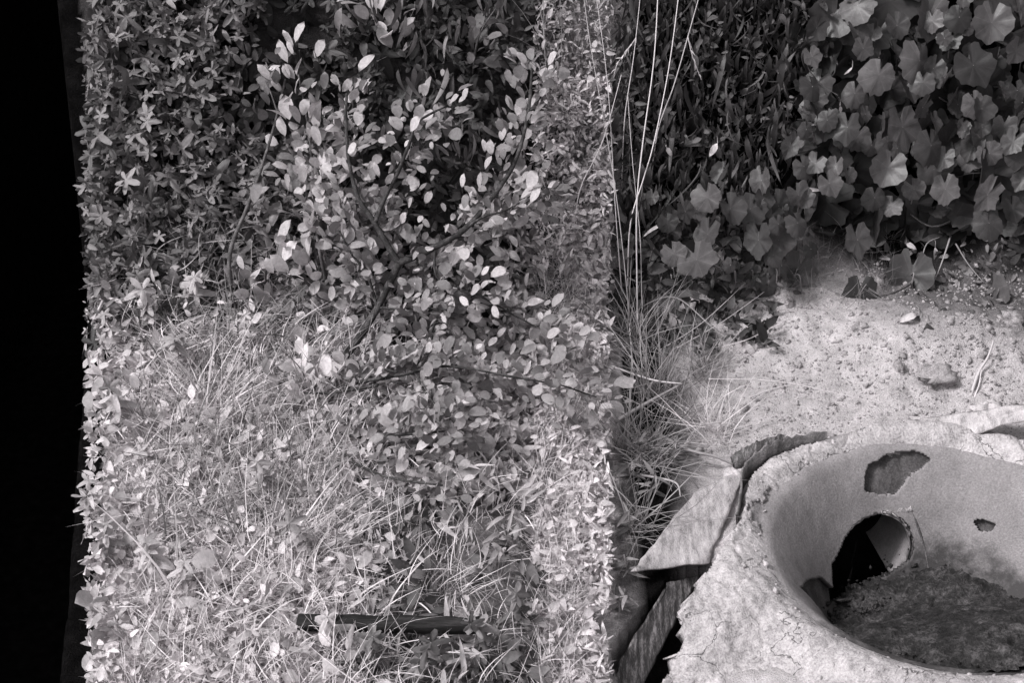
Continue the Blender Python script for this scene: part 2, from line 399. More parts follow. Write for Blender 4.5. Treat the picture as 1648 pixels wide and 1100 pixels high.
CHIP = [(1569, 838), (1585, 837), (1604, 845), (1598, 854), (1578, 854)]
LPATCH = [(1290, 1010), (1275, 965), (1290, 940), (1312, 932), (1335, 950), (1345, 972), (1372, 965), (1400, 990), (1330, 1060)]
HOLE = [(1336, 968), (1331, 935), (1331, 910), (1344, 888), (1352, 868), (1366, 848), (1385, 834), (1405, 826), (1430, 826), (1450, 834), (1462, 848), (1468, 866), (1470, 884), (1464, 900), (1446, 912), (1425, 925), (1405, 940), (1372, 962)]
wob = 4*fbm(bx, by, 60, 2, 8)
pats = [inpoly(bpx+wob, bpy_+wob, PATCH) & (by > BC[1]-.05), inpoly(bpx+wob*.5, bpy_, CHIP) & (by > BC[1]-.05), inpoly(bpx+wob, bpy_, LPATCH) & (by > BC[1]-.05)]
pat = pats[0] | pats[1] | pats[2]
bz2 = np.where(pat, bz-.005+.006*fbm(bx, by, 60, 3, 3), bz)
BV = np.stack([bx, by, bz2], -1).reshape(-1, 3)
i = (np.arange(nth)[None]+nth*np.arange(ne-1)[:, None]); j = (np.arange(nth)+1) % nth+nth*np.arange(ne-1)[:, None]
BF = np.stack([i, j, j+nth, i+nth], -1).reshape(-1, 4)
fc = BV[BF].mean(1); fpx, fpy = proj(fc); back = fc[:, 1] > BC[1]-.05
hole = inpoly(fpx, fpy, HOLE) & back
pf = pat.reshape(-1)[BF].any(1) & back
def sub(V, F):
    u, inv = np.unique(F, return_inverse=True); return V[u], inv.reshape(F.shape)
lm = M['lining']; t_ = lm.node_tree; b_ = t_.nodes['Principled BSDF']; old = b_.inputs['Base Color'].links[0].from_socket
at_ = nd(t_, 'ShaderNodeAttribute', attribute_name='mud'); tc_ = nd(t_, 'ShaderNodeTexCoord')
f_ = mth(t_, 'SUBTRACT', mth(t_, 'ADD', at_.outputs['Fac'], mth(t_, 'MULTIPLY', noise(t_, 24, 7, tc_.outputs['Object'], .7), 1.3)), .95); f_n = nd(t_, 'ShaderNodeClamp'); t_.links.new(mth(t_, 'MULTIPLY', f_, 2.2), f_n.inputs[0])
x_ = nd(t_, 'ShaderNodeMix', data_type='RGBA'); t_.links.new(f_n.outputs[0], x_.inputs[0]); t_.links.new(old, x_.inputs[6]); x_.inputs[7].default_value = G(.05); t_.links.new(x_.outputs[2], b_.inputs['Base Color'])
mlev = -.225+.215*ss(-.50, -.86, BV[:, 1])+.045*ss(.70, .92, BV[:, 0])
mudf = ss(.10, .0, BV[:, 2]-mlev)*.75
uu = np.unique(BF[~hole & ~pf])
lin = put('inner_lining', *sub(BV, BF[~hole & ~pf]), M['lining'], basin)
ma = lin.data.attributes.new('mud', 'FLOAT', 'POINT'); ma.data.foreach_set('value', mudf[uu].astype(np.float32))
md = lin.modifiers.new('thickness', 'SOLIDIFY'); md.thickness = .012; md.offset = -1
for q_ in pats: put('bared_patch', *sub(BV, BF[~hole & q_.reshape(-1)[BF].any(1)]), M['patch'], basin)
# flange of rough mortar round the bowl
rx_ = np.arange(.2, 1.5, .0042); ry_ = np.arange(-1.25, -.14, .0042); RX, RY = np.meshgrid(rx_, ry_)
e = bowl_e(RX, RY)
def rim_z(x, y):
    e = bowl_e(x, y); fall = ss(1.05, 1.5, e)*ss(-.62, -.35, y)               # behind, it sinks into the earth
    lo = ss(.62, .40, x)*ss(-.75, -1.05, y); k = ss(.95, 1.25, e)
    return bowl_z(x, y)+.0045-.075*fall-.09*lo+k*(.013*fbm(x, y, 7, 3, 20)+.007*fbm(x, y, 45, 4, 24, .65))+.002*fbm(x, y, 50, 3, 29)+.009*ss(.55, .38, x)*ss(-.6, -.85, y)*np.abs(fbm(x, y, 34, 4, 77, .6))
rz = rim_z(RX, RY)
cr = np.abs(fbm(RX, RY, 6, 3, 61)); rz -= .006*ss(.03, .0, cr)
RV = np.stack([RX, RY, rz], -1).reshape(-1, 3); RF = grid_faces(len(rx_), len(ry_)); c = RV[RF].mean(1)
ec = bowl_e(c[:, 0], c[:, 1])+.055*ss(-.45, -.32, c[:, 1])+.22*fbm(c[:, 0], c[:, 1], 6, 6, 40, .7)
keep = (ec > 1.0+.05*ss(-.45, -.75, c[:, 1])*0) & inpoly(c[:, 0]+.006*fbm(c[:, 0], c[:, 1], 25, 3, 44), c[:, 1], OUT) & ~inpoly(proj(c)[0], proj(c)[1], PATCH)
rim = put('mortar_rim', *sub(RV, RF[keep]), M['mortar'], basin)
md = rim.modifiers.new('thickness', 'SOLIDIFY'); md.thickness = .045; md.offset = -1
# mud in the bottom, heaped towards the front
mx_ = np.arange(BC[0]-.33, BC[0]+.34, .006); my_ = np.arange(BC[1]-.34, BC[1]+.31, .006); MX, MY = np.meshgrid(mx_, my_)
mz = -.225+.215*ss(-.50, -.86, MY)+.045*ss(.70, .92, MX)+.022*fbm(MX, MY, 7, 3, 70)+.016*fbm(MX, MY, 45, 4, 74, .65)
mz += .02*np.exp(-(((MX-.66)/.05)**2+((MY+.47)/.05)**2))
MV = np.stack([MX, MY, mz], -1).reshape(-1, 3); MF = grid_faces(len(mx_), len(my_)); c = MV[MF].mean(1)
tag(put('mud_floor', *sub(MV, MF[(bowl_e(c[:, 0], c[:, 1]) < 1) & (c[:, 2] > bowl_z(c[:, 0], c[:, 1])-.012)]), M['mud'], basin), kind='stuff')
a_ = N.uniform(0, 2*math.pi, 1600); r_ = N.uniform(.3, .97, 1600); Pm = np.stack([BC[0]+BR[0]*r_*np.cos(a_), BC[1]+BR[1]*r_*np.sin(a_), 0*a_], -1)
lv_ = -.225+.215*ss(-.50, -.86, Pm[:, 1])+.045*ss(.70, .92, Pm[:, 0]); bz_ = bowl_z(Pm[:, 0], Pm[:, 1]); Pm[:, 2] = np.maximum(lv_, bz_)
MUDP = Pm[np.abs(lv_-bz_) < .035]
# points of the bowl surface under photo points, for the lip of the hole
def on_bowl(px, py, lift=0.):
    d = rays(px, py); t = np.linspace(2.2, 3.4, 900)[:, None]; P = CAM+d*t
    ex = bowl_e(P[:, 0], P[:, 1]); zz = bowl_z(P[:, 0], P[:, 1])-.003
    k = int(np.argmax((P[:, 2] < zz) & (P[:, 1] > BC[1]))); return P[k]-d*lift
lip = smoothline([on_bowl(*p, .004) for p in [(1333, 905), (1344, 886), (1353, 867), (1367, 847), (1386, 832), (1407, 823), (1432, 820), (1455, 822), (1466, 818)]], 44)
lv, lf = tube(lip, .006, .011, 7); lv += N.normal(0, .0008, lv.shape)
put('broken_lip', lv, lf, M['mortar'], basin)
# clay pipe shard inside the hole
p0 = on_bowl(1398, 898); ax = norm(np.array([-.10, 1., -.12])); rt = norm(np.cross(ax, [0, 0, 1.])); upv = np.cross(rt, ax)
V = []; na, nl = 30, 14
for rr in (.098, .103):
    for a_ in range(na):
        an = math.radians(-48+122*a_/(na-1))
        st = .014+.02*R.random()*(rr > .09)
        for l in range(nl):
            s_ = st*(l == 0)+.26*l/(nl-1)
            V.append(p0+ax*s_+rr*(1-.25*l/(nl-1))*(rt*math.cos(an)+upv*math.sin(an)))
V = np.array(V); ii = np.arange(na-1)[:, None]*nl+np.arange(nl-1); Q = np.stack([ii, ii+1, ii+1+nl, ii+nl], -1).reshape(-1, 4)
sh = na*nl; Q2 = Q[:, ::-1]+sh
b1 = np.array([(k*nl, (k+1)*nl, (k+1)*nl+sh, k*nl+sh) for k in range(na-1)])
b2 = np.array([(l, l+1, l+1+sh, l+sh) for l in range(nl-1)]); b3 = b2+(na-1)*nl
put('pipe_shard', V, np.vstack([Q, Q2, b1, b2, b3]), M['clay_pipe'], basin)
# dark iron plate edge standing right of the hole
def ribbon(P, up, thick, mat, name, parent, jag=0.):
    P = np.asarray(P, float); n = len(P); up = np.asarray(up, float)
    T = norm(np.gradient(P, axis=0)); S_ = norm(np.cross(T, norm(up)))*thick/2
    top = P+up*(1+jag*N.normal(0, 1, n))[:, None] if up.ndim == 1 else P+up
    V = np.vstack([P-S_, P+S_, top+S_, top-S_]); F = []
    for k in range(n-1):
        for q in range(4): a = q*n+k; b = ((q+1) % 4)*n+k; F.append((a, b, b+1, a+1))
    F += [(0, n, 2*n, 3*n), (n-1, 4*n-1, 3*n-1, 2*n-1)]
    return put(name, V, F, mat, parent, smooth=False)
pl = smoothline([on_bowl(1466, 816, .012), on_bowl(1478, 848, .014), on_bowl(1488, 880, .014), on_bowl(1495, 916, .012)], 14)
ribbon(pl, np.array([-.022, .03, -.02]), .004, M['rust'], 'iron_edge', basin)
# metal band round the mortar
bpts = [(1190, 838, .03), (1197, 800, .035), (1199, 768, .04), (1215, 745, .045), (1245, 727, .045), (1290, 711, .04), (1335, 706, .03)]
bp_ = smoothline([plane_pt(a, b, z_) for a, b, z_ in bpts], 40)
ribbon(bp_-np.array([0, 0, .05]), np.array([-.006, .004, .064]), .004, M['rust'], 'iron_band', basin, .05)
bp2 = smoothline([plane_pt(a, b, z_) for a, b, z_ in [(1186, 752, .03), (1215, 733, .05), (1240, 724, .052), (1275, 716, .04)]], 20)
ribbon(bp2-np.array([0, 0, .03]), np.array([-.012, .02, .04]), .004, M['metal_dark'], 'iron_flap', basin, .05)

# ------------------------------------------------------------------ sheets of metal and boards
def sheet(name, C4, mat, thick, label, cat, warp=.006, n=16, edge=.006, seed=1):
    C4 = [plane_pt(a, b, z_) for a, b, z_ in C4]; u = np.linspace(0, 1, n); UU, VV = np.meshgrid(u, u)
    a, b, c, d = C4; P = (a*((1-UU)*(1-VV))[..., None]+b*(UU*(1-VV))[..., None]+c*(UU*VV)[..., None]+d*((1-UU)*VV)[..., None])
    P[..., 2] += warp*fbm(UU, VV, 2.5, 3, seed)+warp*.5*np.sin(UU*3)*VV
    ed = np.minimum(np.minimum(UU, 1-UU), np.minimum(VV, 1-VV)) < .01
    P[..., 0] += ed*edge*fbm(P[..., 0], P[..., 1], 40, 3, seed); P[..., 1] += ed*edge*fbm(P[..., 0], P[..., 1], 40, 3, seed+3)
    loc = P.reshape(-1, 3).mean(0)
    o = obj(name, mesh(name, P.reshape(-1, 3)-loc, grid_faces(n, n), mat), loc=loc)
    md = o.modifiers.new('thickness', 'SOLIDIFY'); md.thickness = thick; md.offset = -1
    return tag(o, label, cat)
sheet('metal_sheet', [(1018, 919, .05), (1140, 905, .02), (1204, 752, .012), (1118, 792, .02)], M['metal'], .004, 'weathered flat metal sheet tucked under the left edge of the mortar basin', 'metal sheet', .004)
sheet('metal_sheet', [(955, 1130, -.02), (1072, 940, .0), (1122, 930, -.03), (1020, 1130, -.05)], M['metal_dark'], .006, 'dark rusted metal strip sloping below the pale sheet, beside a black gap', 'metal sheet', .002, seed=5)
sheet('metal_sheet', [(1460, 679, .012), (1560, 700, .028), (1700, 664, .10), (1640, 652, .07)], M['metal'], .003, 'curled metal sheet half buried in pale earth at the right behind the basin', 'metal sheet', .012, seed=8)
sheet('metal_sheet', [(1450, 681, .03), (1502, 690, .022), (1520, 684, .02), (1475, 676, .025)], M['rust'], .003, 'small dark sliver of metal poking from the earth above the basin rim', 'metal sheet', .004, seed=9)

# ------------------------------------------------------------------ stones and clods
def lump(name, px, py, s, mat, label, cat='clod', sq=(1, .8, .65), seed=0, sink=.3):
    n, m = 14, 20; V = []
    for a in range(n):
        for b in range(m):
            t = math.pi*a/(n-1); p = 2*math.pi*b/m; d = np.array([math.sin(t)*math.cos(p), math.sin(t)*math.sin(p), math.cos(t)])
            r = 1+.9*float(fbm(np.array(d[0]*1.3+seed+d[2]), np.array(d[1]*1.3-d[2]*.7+seed), 2.1, 4, seed+90))
            V.append(d*r*s*np.array(sq))
    F = []
    for a in range(n-1):
        for b in range(m): F.append((a*m+b, (a+1)*m+b, (a+1)*m+(b+1) % m, a*m+(b+1) % m))
    P, _ = hit(np.array([float(px)]), np.array([float(py)])); P = P[0]
    P[2] = float(terrain(np.array(P[0]), np.array(P[1])))+s*sq[2]*(.45-sink)
    return tag(obj(name, mesh(name, np.array(V), F, M[mat]), loc=P), label, cat)
lump('stone', 1588, 664, .030, 'stone', 'pale rounded stone just above the curled metal sheet', 'stone', seed=3)
lump('earth_clod', 1507, 612, .036, 'clod', 'crumbly pale clod with a dark hollow under it, left of the bare twig', seed=5)
lump('earth_clod', 1446, 598, .020, 'clod', 'small upright clod on the bright clay slope left of the larger clod', seed=8, sq=(.6, .6, 1.1))
lump('earth_clod', 1382, 530, .018, 'clod', 'small clod below the vine leaves at the top of the bright clay', seed=11)
lump('earth_clod', 1215, 560, .016, 'clod', 'clod beside the white folded leaf at the grass edge', seed=13)
lump('stone', 1182, 762, .018, 'stone', 'pale stone wedged where the metal band starts left of the basin', 'stone', seed=15)
lump('earth_clod', 1625, 520, .028, 'clod', 'dark lumpy clod at the right edge on the brown slope', seed=18)
lump('stone', 1627, 741, .011, 'stone', 'tiny white pebble on the right of the basin rim', 'stone', seed=21)
# crumbs of earth too many to count
n = 5200; cx = N.uniform(1120, 1720, n); cy = N.uniform(430, 735, n)
P, _ = hit(cx, cy); P[:, 2] = terrain(P[:, 0], P[:, 1])
T_CR = []
for k in range(5):
    v = np.array([(1, 0, 0), (-.9, .2, 0), (0, 1, .1), (.1, -1, 0), (0, 0, .9), (0, .1, -.8), (.7, .7, .3), (-.6, -.6, .4)])*(1+.3*N.normal(0, 1, (8, 1)))
    f = np.array([(0, 6, 4), (6, 2, 4), (2, 1, 4), (1, 7, 4), (7, 3, 4), (3, 0, 4), (0, 3, 5), (3, 7, 5), (7, 1, 5), (1, 2, 5), (2, 6, 5), (6, 0, 5)])
    T_CR.append((v, f, v[:, :2]))
s = .0022*np.exp(N.normal(0, .55, n))*(1+.4*ss(1350, 1500, cx)*ss(620, 480, cy))
sel = (bowl_e(P[:, 0], P[:, 1]) > 1.12)
soup('earth_crumbs', T_CR, P[sel], rnd(sel.sum()), rnd(sel.sum()), s[sel], M['clod'], label='loose crumbs of dry earth strewn over the clay slope', cat='crumbs')
n = 1500; a = N.uniform(0, 2*math.pi, n); rr = N.uniform(0, 1, n); P = np.stack([N.uniform(.42, 1.3, n), N.uniform(-1.05, -.25, n), np.zeros(n)], -1)
e = bowl_e(P[:, 0], P[:, 1]); pin = inpoly(P[:, 0], P[:, 1], OUT) & (e > 1.0); P = P[pin]
P[:, 2] = rim_z(P[:, 0], P[:, 1])
soup('mud_crumbs', T_CR, MUDP, rnd(len(MUDP)), rnd(len(MUDP)), .0028*np.exp(N.normal(0, .5, len(MUDP))), M['mud'], basin)
cr_ = soup('mortar_crumbs', T_CR, P, rnd(len(P)), rnd(len(P)), .0018*np.exp(N.normal(0, .5, len(P))), M['mortar'], basin)

# ------------------------------------------------------------------ zones of growth
def scatter(n, x0, x1, y0, y1, mask=None):
    px = N.uniform(x0, x1, n); py = N.uniform(y0, y1, n)
    if mask is not None: k = mask(px, py); px, py = px[k], py[k]
    P, d = hit(px, py); return P, norm(d), px, py
CAMN = np.array([0, -.62, .78])
def verge(P, A, Sz, mg=0.):                                                       # growth culled at the brink of the added trench and the haze strip
    q = proj(P+A*Sz[:, None])[0]; r = proj(P)[0]; return (np.minimum(q, r)-mg*Sz*690 > 127) & ~((r < 986) & (np.maximum(q, r)+mg*Sz*500 > 992))
def cover(name, tm, n, box, h, size, matn, label, cat, droop=-.2, spread=.9, face=CAMN, mask=None, fs=.45, sg=.3, up=.5, parent=None):
    P, d, px, py = scatter(n, *box, mask); m = len(P)
    P = P-d*(N.uniform(0, 1, m)**.8*h)[:, None]
    A = norm(rnd(m, spread)+np.array([0, -.1, droop])); Nn = norm(face+rnd(m, fs)); Sz = size*np.exp(np.clip(N.normal(0, sg, m), -.7, .5))
    k = verge(P, A, Sz, .3 if tm is T_LOB or tm is T_LAN else .1); P, A, Nn, Sz = P[k], A[k], Nn[k], Sz[k]
    return soup(name, tm, P, A, Nn, Sz, M[matn], parent, label, cat)
gaps = lambda sc, th, s: (lambda x, y: fbm(x, y, sc, 3, s) > th)
L0 = 134
# upper left: dim lobed leaves
cover('ground_cover', T_LOB, 2600, (L0, 560, -220, 520), .14, .040, 'weed_leaf', 'tangled lobed leaves covering the upper left bank', 'weeds', mask=lambda x, y: (fbm(x, y, .008, 3, 3)+.2-.9*ss(330, 470, x)*ss(330, 150, y) > -.25))
cover('ground_cover', T_OVAL, 3500, (L0, 560, -220, 520), .12, .030, 'weed_leaf', 'small oval leaves filling between the lobed ones at upper left', 'weeds', mask=lambda x, y: (fbm(x, y, .01, 3, 4)+.1-.9*ss(330, 470, x)*ss(330, 150, y) > -.2))
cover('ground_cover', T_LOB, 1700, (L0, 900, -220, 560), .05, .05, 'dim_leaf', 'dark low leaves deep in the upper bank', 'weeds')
# lower left: tangled grass, its pale tone partly painted haze
def grassy(name, n, box, h, size, matn, label, lean=(0, 0, .9), sp=.6, tm=T_BLADE, mask=None):
    P, d, px, py = scatter(n, *box, mask); m = len(P); P = P-d*(N.uniform(0, 1, m)*h)[:, None]
    A = norm(rnd(m, sp)+np.array(lean)); Nn = norm(CAMN+rnd(m, .6)); Sz = size*np.exp(np.clip(N.normal(0, .4, m), -.8, .5)); k = verge(P, A, Sz, 1.3)
    return soup(name, tm, P[k], A[k], Nn[k], Sz[k], M[matn], None, label, 'grass')
grassy('grass', 32000, (L0+4, 690, 360, 1260), .13, .055, 'straw', 'matted dry grass, haze in its pale colour, across the lower left slope', lean=(0, -.2, .3), sp=.8, mask=lambda x, y: N.uniform(0, 1, len(x)) < ss(360, 640, y)*ss(690, 540, x))
grassy('grass', 5000, (L0, 560, 330, 900), .10, .09, 'straw_dim', 'greyer grass blades among weeds on the left slope')
cover('ground_cover', T_LOB[:2]+T_OBO+T_LAN[:2], 3600, (L0+4, 660, 380, 1250), .15, .030, 'pale_weed', 'lobed weeds, haze in their pale colour, scattered through the matted grass', 'weeds', mask=lambda x, y: (fbm(x, y, .008, 3, 13) > -.15) & (N.uniform(0, 1, len(x)) < ss(380, 600, y)*ss(670, 540, x)))
cover('ground_cover', T_OVAL, 7000, (L0+4, 660, 380, 1250), .14, .022, 'fine_pale_haze', 'small leaves with haze in their pale colour among the matted grass', 'weeds', sg=.45, mask=lambda x, y: N.uniform(0, 1, len(x)) < ss(380, 640, y)*ss(670, 540, x))
# middle: small leaves under the shrub
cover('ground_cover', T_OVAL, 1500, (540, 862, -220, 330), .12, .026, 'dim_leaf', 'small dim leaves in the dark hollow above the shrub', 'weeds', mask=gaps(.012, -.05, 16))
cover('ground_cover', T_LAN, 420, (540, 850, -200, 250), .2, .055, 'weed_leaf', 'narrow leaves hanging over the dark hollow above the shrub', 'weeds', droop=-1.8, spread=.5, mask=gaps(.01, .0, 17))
cover('ground_cover', T_OVAL, 6000, (540, 866, 320, 800), .08, .030, 'pale_weed', 'small pale leaves crowding under the shrub', 'weeds', mask=gaps(.012, -.15, 18))
cover('ground_cover', T_OVAL, 2200, (560, 866, 780, 1250), .12, .032, 'weed_leaf', 'mid grey leaves on the dark ground below the shrub', 'weeds', mask=gaps(.012, -.12, 19))
cover('ground_cover', T_LAN, 1500, (560, 866, 740, 1250), .14, .036, 'pale_weed', 'pale narrow leaves on the dark ground below the shrub', 'weeds', mask=gaps(.012, -.1, 20))
grassy('grass', 1300, (560, 866, 740, 1250), .12, .05, 'straw', 'thin pale grass blades below the shrub', mask=gaps(.01, -.2, 21))
# added strip of fine growth, its pale colour standing in for haze
cover('ground_cover', T_OVAL+T_LAN, 11000, (862, 984, 120, 1260), .10, .019, 'fine_pale_haze', 'strip of fine leaves with haze in their pale colour, running down the slope beside the dark weeds', 'weeds', sg=.5, mask=lambda x, y: fbm(x, y, .02, 3, 44) > -.22)
cover('ground_cover', T_OVAL+T_LAN, 4500, (862, 984, -250, 330), .09, .017, 'pale_weed', 'fine leaves with haze in their grey colour at the top of the pale strip', 'weeds')
grassy('grass', 6500, (862, 982, 380, 1260), .08, .06, 'straw', 'fine straw matted through the pale strip', tm=T_THIN, sp=.8)
grassy('grass', 500, (862, 982, -200, 520), .10, .10, 'straw_dim', 'long fine grass standing in the upper part of the pale strip', tm=T_THIN, sp=.25)
# right of the strip: dark weeds
cover('ground_cover', T_NAR, 2400, (992, 1340, -230, 340), .15, .07, 'lance_leaf', 'drooping narrow leaves in the dark thicket right of the pale strip', 'weeds', droop=-2.2, spread=.6, mask=lambda x, y: (x < 1330-.25*y))
cover('ground_cover', T_OVAL, 1500, (992, 1340, -230, 230), .14, .022, 'lance_leaf', 'small feathery leaves at the top right of the dark thicket', 'weeds', mask=gaps(.01, -.15, 24))
cover('ground_cover', T_OVAL, 900, (992, 1240, 230, 560), .07, .034, 'dim_leaf', 'dim leaves low in the dark thicket', 'weeds')
cover('ground_cover', T_VINE, 330, (1280, 1760, -230, 380), .05, .10, 'vine_shaded', 'vine leaves darkened with painted shade, deep behind the lit ones', 'vine', droop=-.8)
grassy('grass', 700, (1260, 1440, 380, 500), .03, .05, 'straw_dim', 'dry litter and small grass where the vines meet the clay', tm=T_THIN, sp=1)
cover('ground_cover', T_OVAL, 320, (1260, 1660, 370, 500), .02, .026, 'weed_leaf', 'tiny fallen leaves on the soil under the vines', 'litter', mask=gaps(.012, 0, 26))
# beyond the frame the bank goes on
def beyond(name, n, x0, x1, y0, y1, matn, label, size=.05, tm=T_LOB):
    x = N.uniform(x0, x1, n); y = N.uniform(y0, y1, n); P = np.stack([x, y, terrain(x, y, False)+N.uniform(0, .15, n)], -1)
    P = P[(x > -.74-.196*(y+.9))] if x0 < 0 else P; m = len(P)
    soup(name, tm, P, rnd(m)+np.array([0, 0, -.2]), norm(CAMN+rnd(m, .5)), size*np.exp(N.normal(0, .3, m)), M[matn], None, label, 'weeds')
beyond('ground_cover', 7000, -2.0, 3.2, .95, 2.6, 'dim_leaf', 'dark leaves going on over the top of the bank')
beyond('ground_cover', 1500, 1.75, 3.2, .3, 1.2, 'vine_shaded', 'dark vine leaves going on to the right', .10, T_VINE)

# ------------------------------------------------------------------ grass tussock between thicket and basin
def tussock(px, py, n, ln, label, matn='straw_dim', sp=.55, lean=(0, -.1, 1)):
    P0 = at(px, py); t = thing('grass_clump', P0, label, 'grass clump'); P = P0+rnd(n, .022)*np.array([1, 1, .1])
    A = rnd(n, sp)+np.array(lean); A = A[(proj(P+norm(A)*ln)[0] > 310)]; n = len(A); P = P[:n]; soup('blades', T_THIN if n > 60 else T_BLADE, P, A, norm(CAMN+rnd(n, .6)), ln*np.exp(np.clip(N.normal(0, .35, n), -.8, .35)), M[matn], t)
    return t
tussock(1060, 640, 170, .15, 'big grass clump fanning out in the dark left of the bright clay')
tussock(1130, 600, 150, .11, 'grass clump just left of the white folded leaf', lean=(.2, 0, .8))
tussock(1105, 675, 90, .10, 'grass clump at the foot of the clay slope above the metal sheet', lean=(.3, -.2, .6))
tussock(1020, 560, 110, .15, 'grass clump at the foot of the tall pale stalks')
tussock(1010, 730, 150, .14, 'grass clump beside the pale strip, above the broad sheet', lean=(.3, -.2, .7))
tussock(1025, 850, 120, .13, 'low grass clump left of the pale metal sheet', lean=(.2, -.4, .5))
tussock(1150, 700, 90, .11, 'thin grass tuft nearest the start of the iron band', 'straw')
tussock(700, 960, 90, .10, 'grass tuft above the end of the dark wooden bar', 'straw')
tussock(330, 700, 170, .18, 'thick curling grass tuft in the left meadow', 'straw')
tussock(450, 930, 190, .17, 'thick grass tuft left of the dark wooden bar', 'straw', lean=(.6, -.2, .6))
tussock(260, 1010, 170, .17, 'grass tuft near the lower left corner of the growth', 'straw')
tussock(1050, 745, 160, .13, 'short grass clump between the twig and the pale metal sheet', lean=(.2, -.3, .6))
# rosettes of small pointed weeds right of the strip
def plant(name, px, py, label, cat, tm, matn, nl, hgt, size, group=None, droop=-.3, lean=(0, 0), stemm='stalk', spread=1.):
    P0 = at(px, py); t = thing(name, P0, label, cat, group)
    top = P0+np.array([lean[0], lean[1]-.03, hgt]); ln = smoothline([P0, P0*.5+top*.5+rnd(1, .012)[0], top], 8)
    v, f = tube(ln, .0028, .0014, 4); put('stem', v, f, M[stemm], t)
    for k in range(nl):
        q = ln[int(1+6*(k+1)/nl)]; a = k*2.4+R.random()
        A = np.array([math.cos(a)*spread, math.sin(a)*spread*.8-.15, droop+.5*R.random()])
        leaf_obj('leaf', tm, R.randrange(len(tm)), matn, q, A, norm(CAMN+rnd(1, .35)[0]), size*R.uniform(.7, 1.25), t)
    return t
for a in [(1015, 770, 'pointed-leaf weed beside the pale strip, level with the iron band'), (1050, 790, 'pointed-leaf weed just above the top corner of the pale sheet'),
          (1008, 850, 'pointed-leaf weed by the left rim of the pale sheet'), (1000, 920, 'pointed-leaf weed left of the sheet corner'),
          (1005, 985, 'lowest pointed-leaf weed, beside the rusted strip'), (1085, 740, 'pointed-leaf weed under the grass, near the iron band'),
          (1040, 720, 'pointed-leaf weed beneath the forked dry twig')]:
    plant('star_weed', a[0], a[1], a[2], 'weed', T_LAN, 'weed_leaf', 13, .07, .036, 'pointed weeds beside the pale strip', droop=.0)

# ------------------------------------------------------------------ lobed weeds on the left, each with its leaves
wl = [(195, 210, 'weed'), (240, 260, 'weed'), (320, 190, 'weed'), (165, 330, 'weed'), (230, 390, 'weed'), (330, 320, 'weed'), (300, 120, 'weed'), (180, 90, 'weed'),
      (250, 520, 'pale'), (330, 500, 'pale'), (190, 560, 'pale'), (200, 680, 'pale'), (300, 600, 'pale'), (410, 560, 'pale'), (170, 830, 'pale'), (200, 900, 'pale'),
      (260, 930, 'pale'), (320, 960, 'pale'), (430, 800, 'pale'), (480, 900, 'pale'), (540, 1050, 'pale'), (610, 1080, 'weed'), (760, 1060, 'weed'), (700, 1090, 'weed'), (830, 1010, 'weed')]
marks = [(372, 400, 'the curved sapling'), (520, 380, 'the thin straight sapling'), (505, 655, 'the foot of the forked shrub'), (640, 1005, 'the dark wooden bar'), (145, 530, 'the bleached stick'), (330, 700, 'the curling grass tuft'), (240, 830, 'the white flower spike'), (250, 60, 'the top edge of the bank')]
def where(x, y):
    q = min(marks, key=lambda m: math.hypot(m[0]-x, m[1]-y)); dx, dy = x-q[0], y-q[1]
    s = ('left of' if dx < 0 else 'right of') if abs(dx) > abs(dy) else ('above' if dy < 0 else 'below')
    d = math.hypot(dx, dy); return ('just ' if d < 90 else 'well ' if d > 170 else '')+s+' '+q[2]
seen = {}
for x, y, k in wl:
    nl = 8+R.randrange(5); sz = R.uniform(.036, .060)
    lab = f"{'large' if sz > .048 else 'small'} {'pale' if k == 'pale' else 'grey'} weed with lobed leaves {where(x, y)}"
    if lab in seen: lab = f"{'large' if sz > .048 else 'small'} {'pale' if k == 'pale' else 'grey'} lobed weed {where(x, y)}, {'higher' if y < seen[lab] else 'lower'} of two"
    seen[lab] = y
    plant('lobed_weed', x, y+25, lab, 'weed', T_LOB, 'pale_weed' if k == 'pale' else 'weed_leaf', nl, .15, sz, 'lobed weeds on the left bank', droop=-.3)
# broad pale leaves lying in the left grass
# flower spikes
for x, y, l in [(240, 830, 'white flower spike beside the left edge of the growth'), (182, 990, 'white flower spike low at the far left'), (360, 1005, 'white flower spike in the grass right of the lowest left one'), (437, 905, 'white flower spike in the middle of the pale grass'), (575, 850, 'white flower spike left of the dark hollow below the shrub'), (520, 985, 'white flower spike just above the wooden bar')]:
    P0 = at(x, y+40); t = thing('flower_spike', P0, l, 'flower', 'small white flower spikes')
    top = at(x, y-16, .13); ln = smoothline([P0, (P0+top)/2+np.array([.01, 0, .02]), top], 9); v, f = tube(ln, .0015, .001, 4); put('stem', v, f, M['stalk'], t)
    for q in range(12):
        p = ln[-1]*(1-q/13)+ln[-4]*(q/13); an = q*2.4
        leaf_obj('petal', T_OVAL, q % 5, 'white_leaf', p, np.array([math.cos(an), math.sin(an), .3]), norm(CAMN+rnd(1, .3)[0]), .011, t)

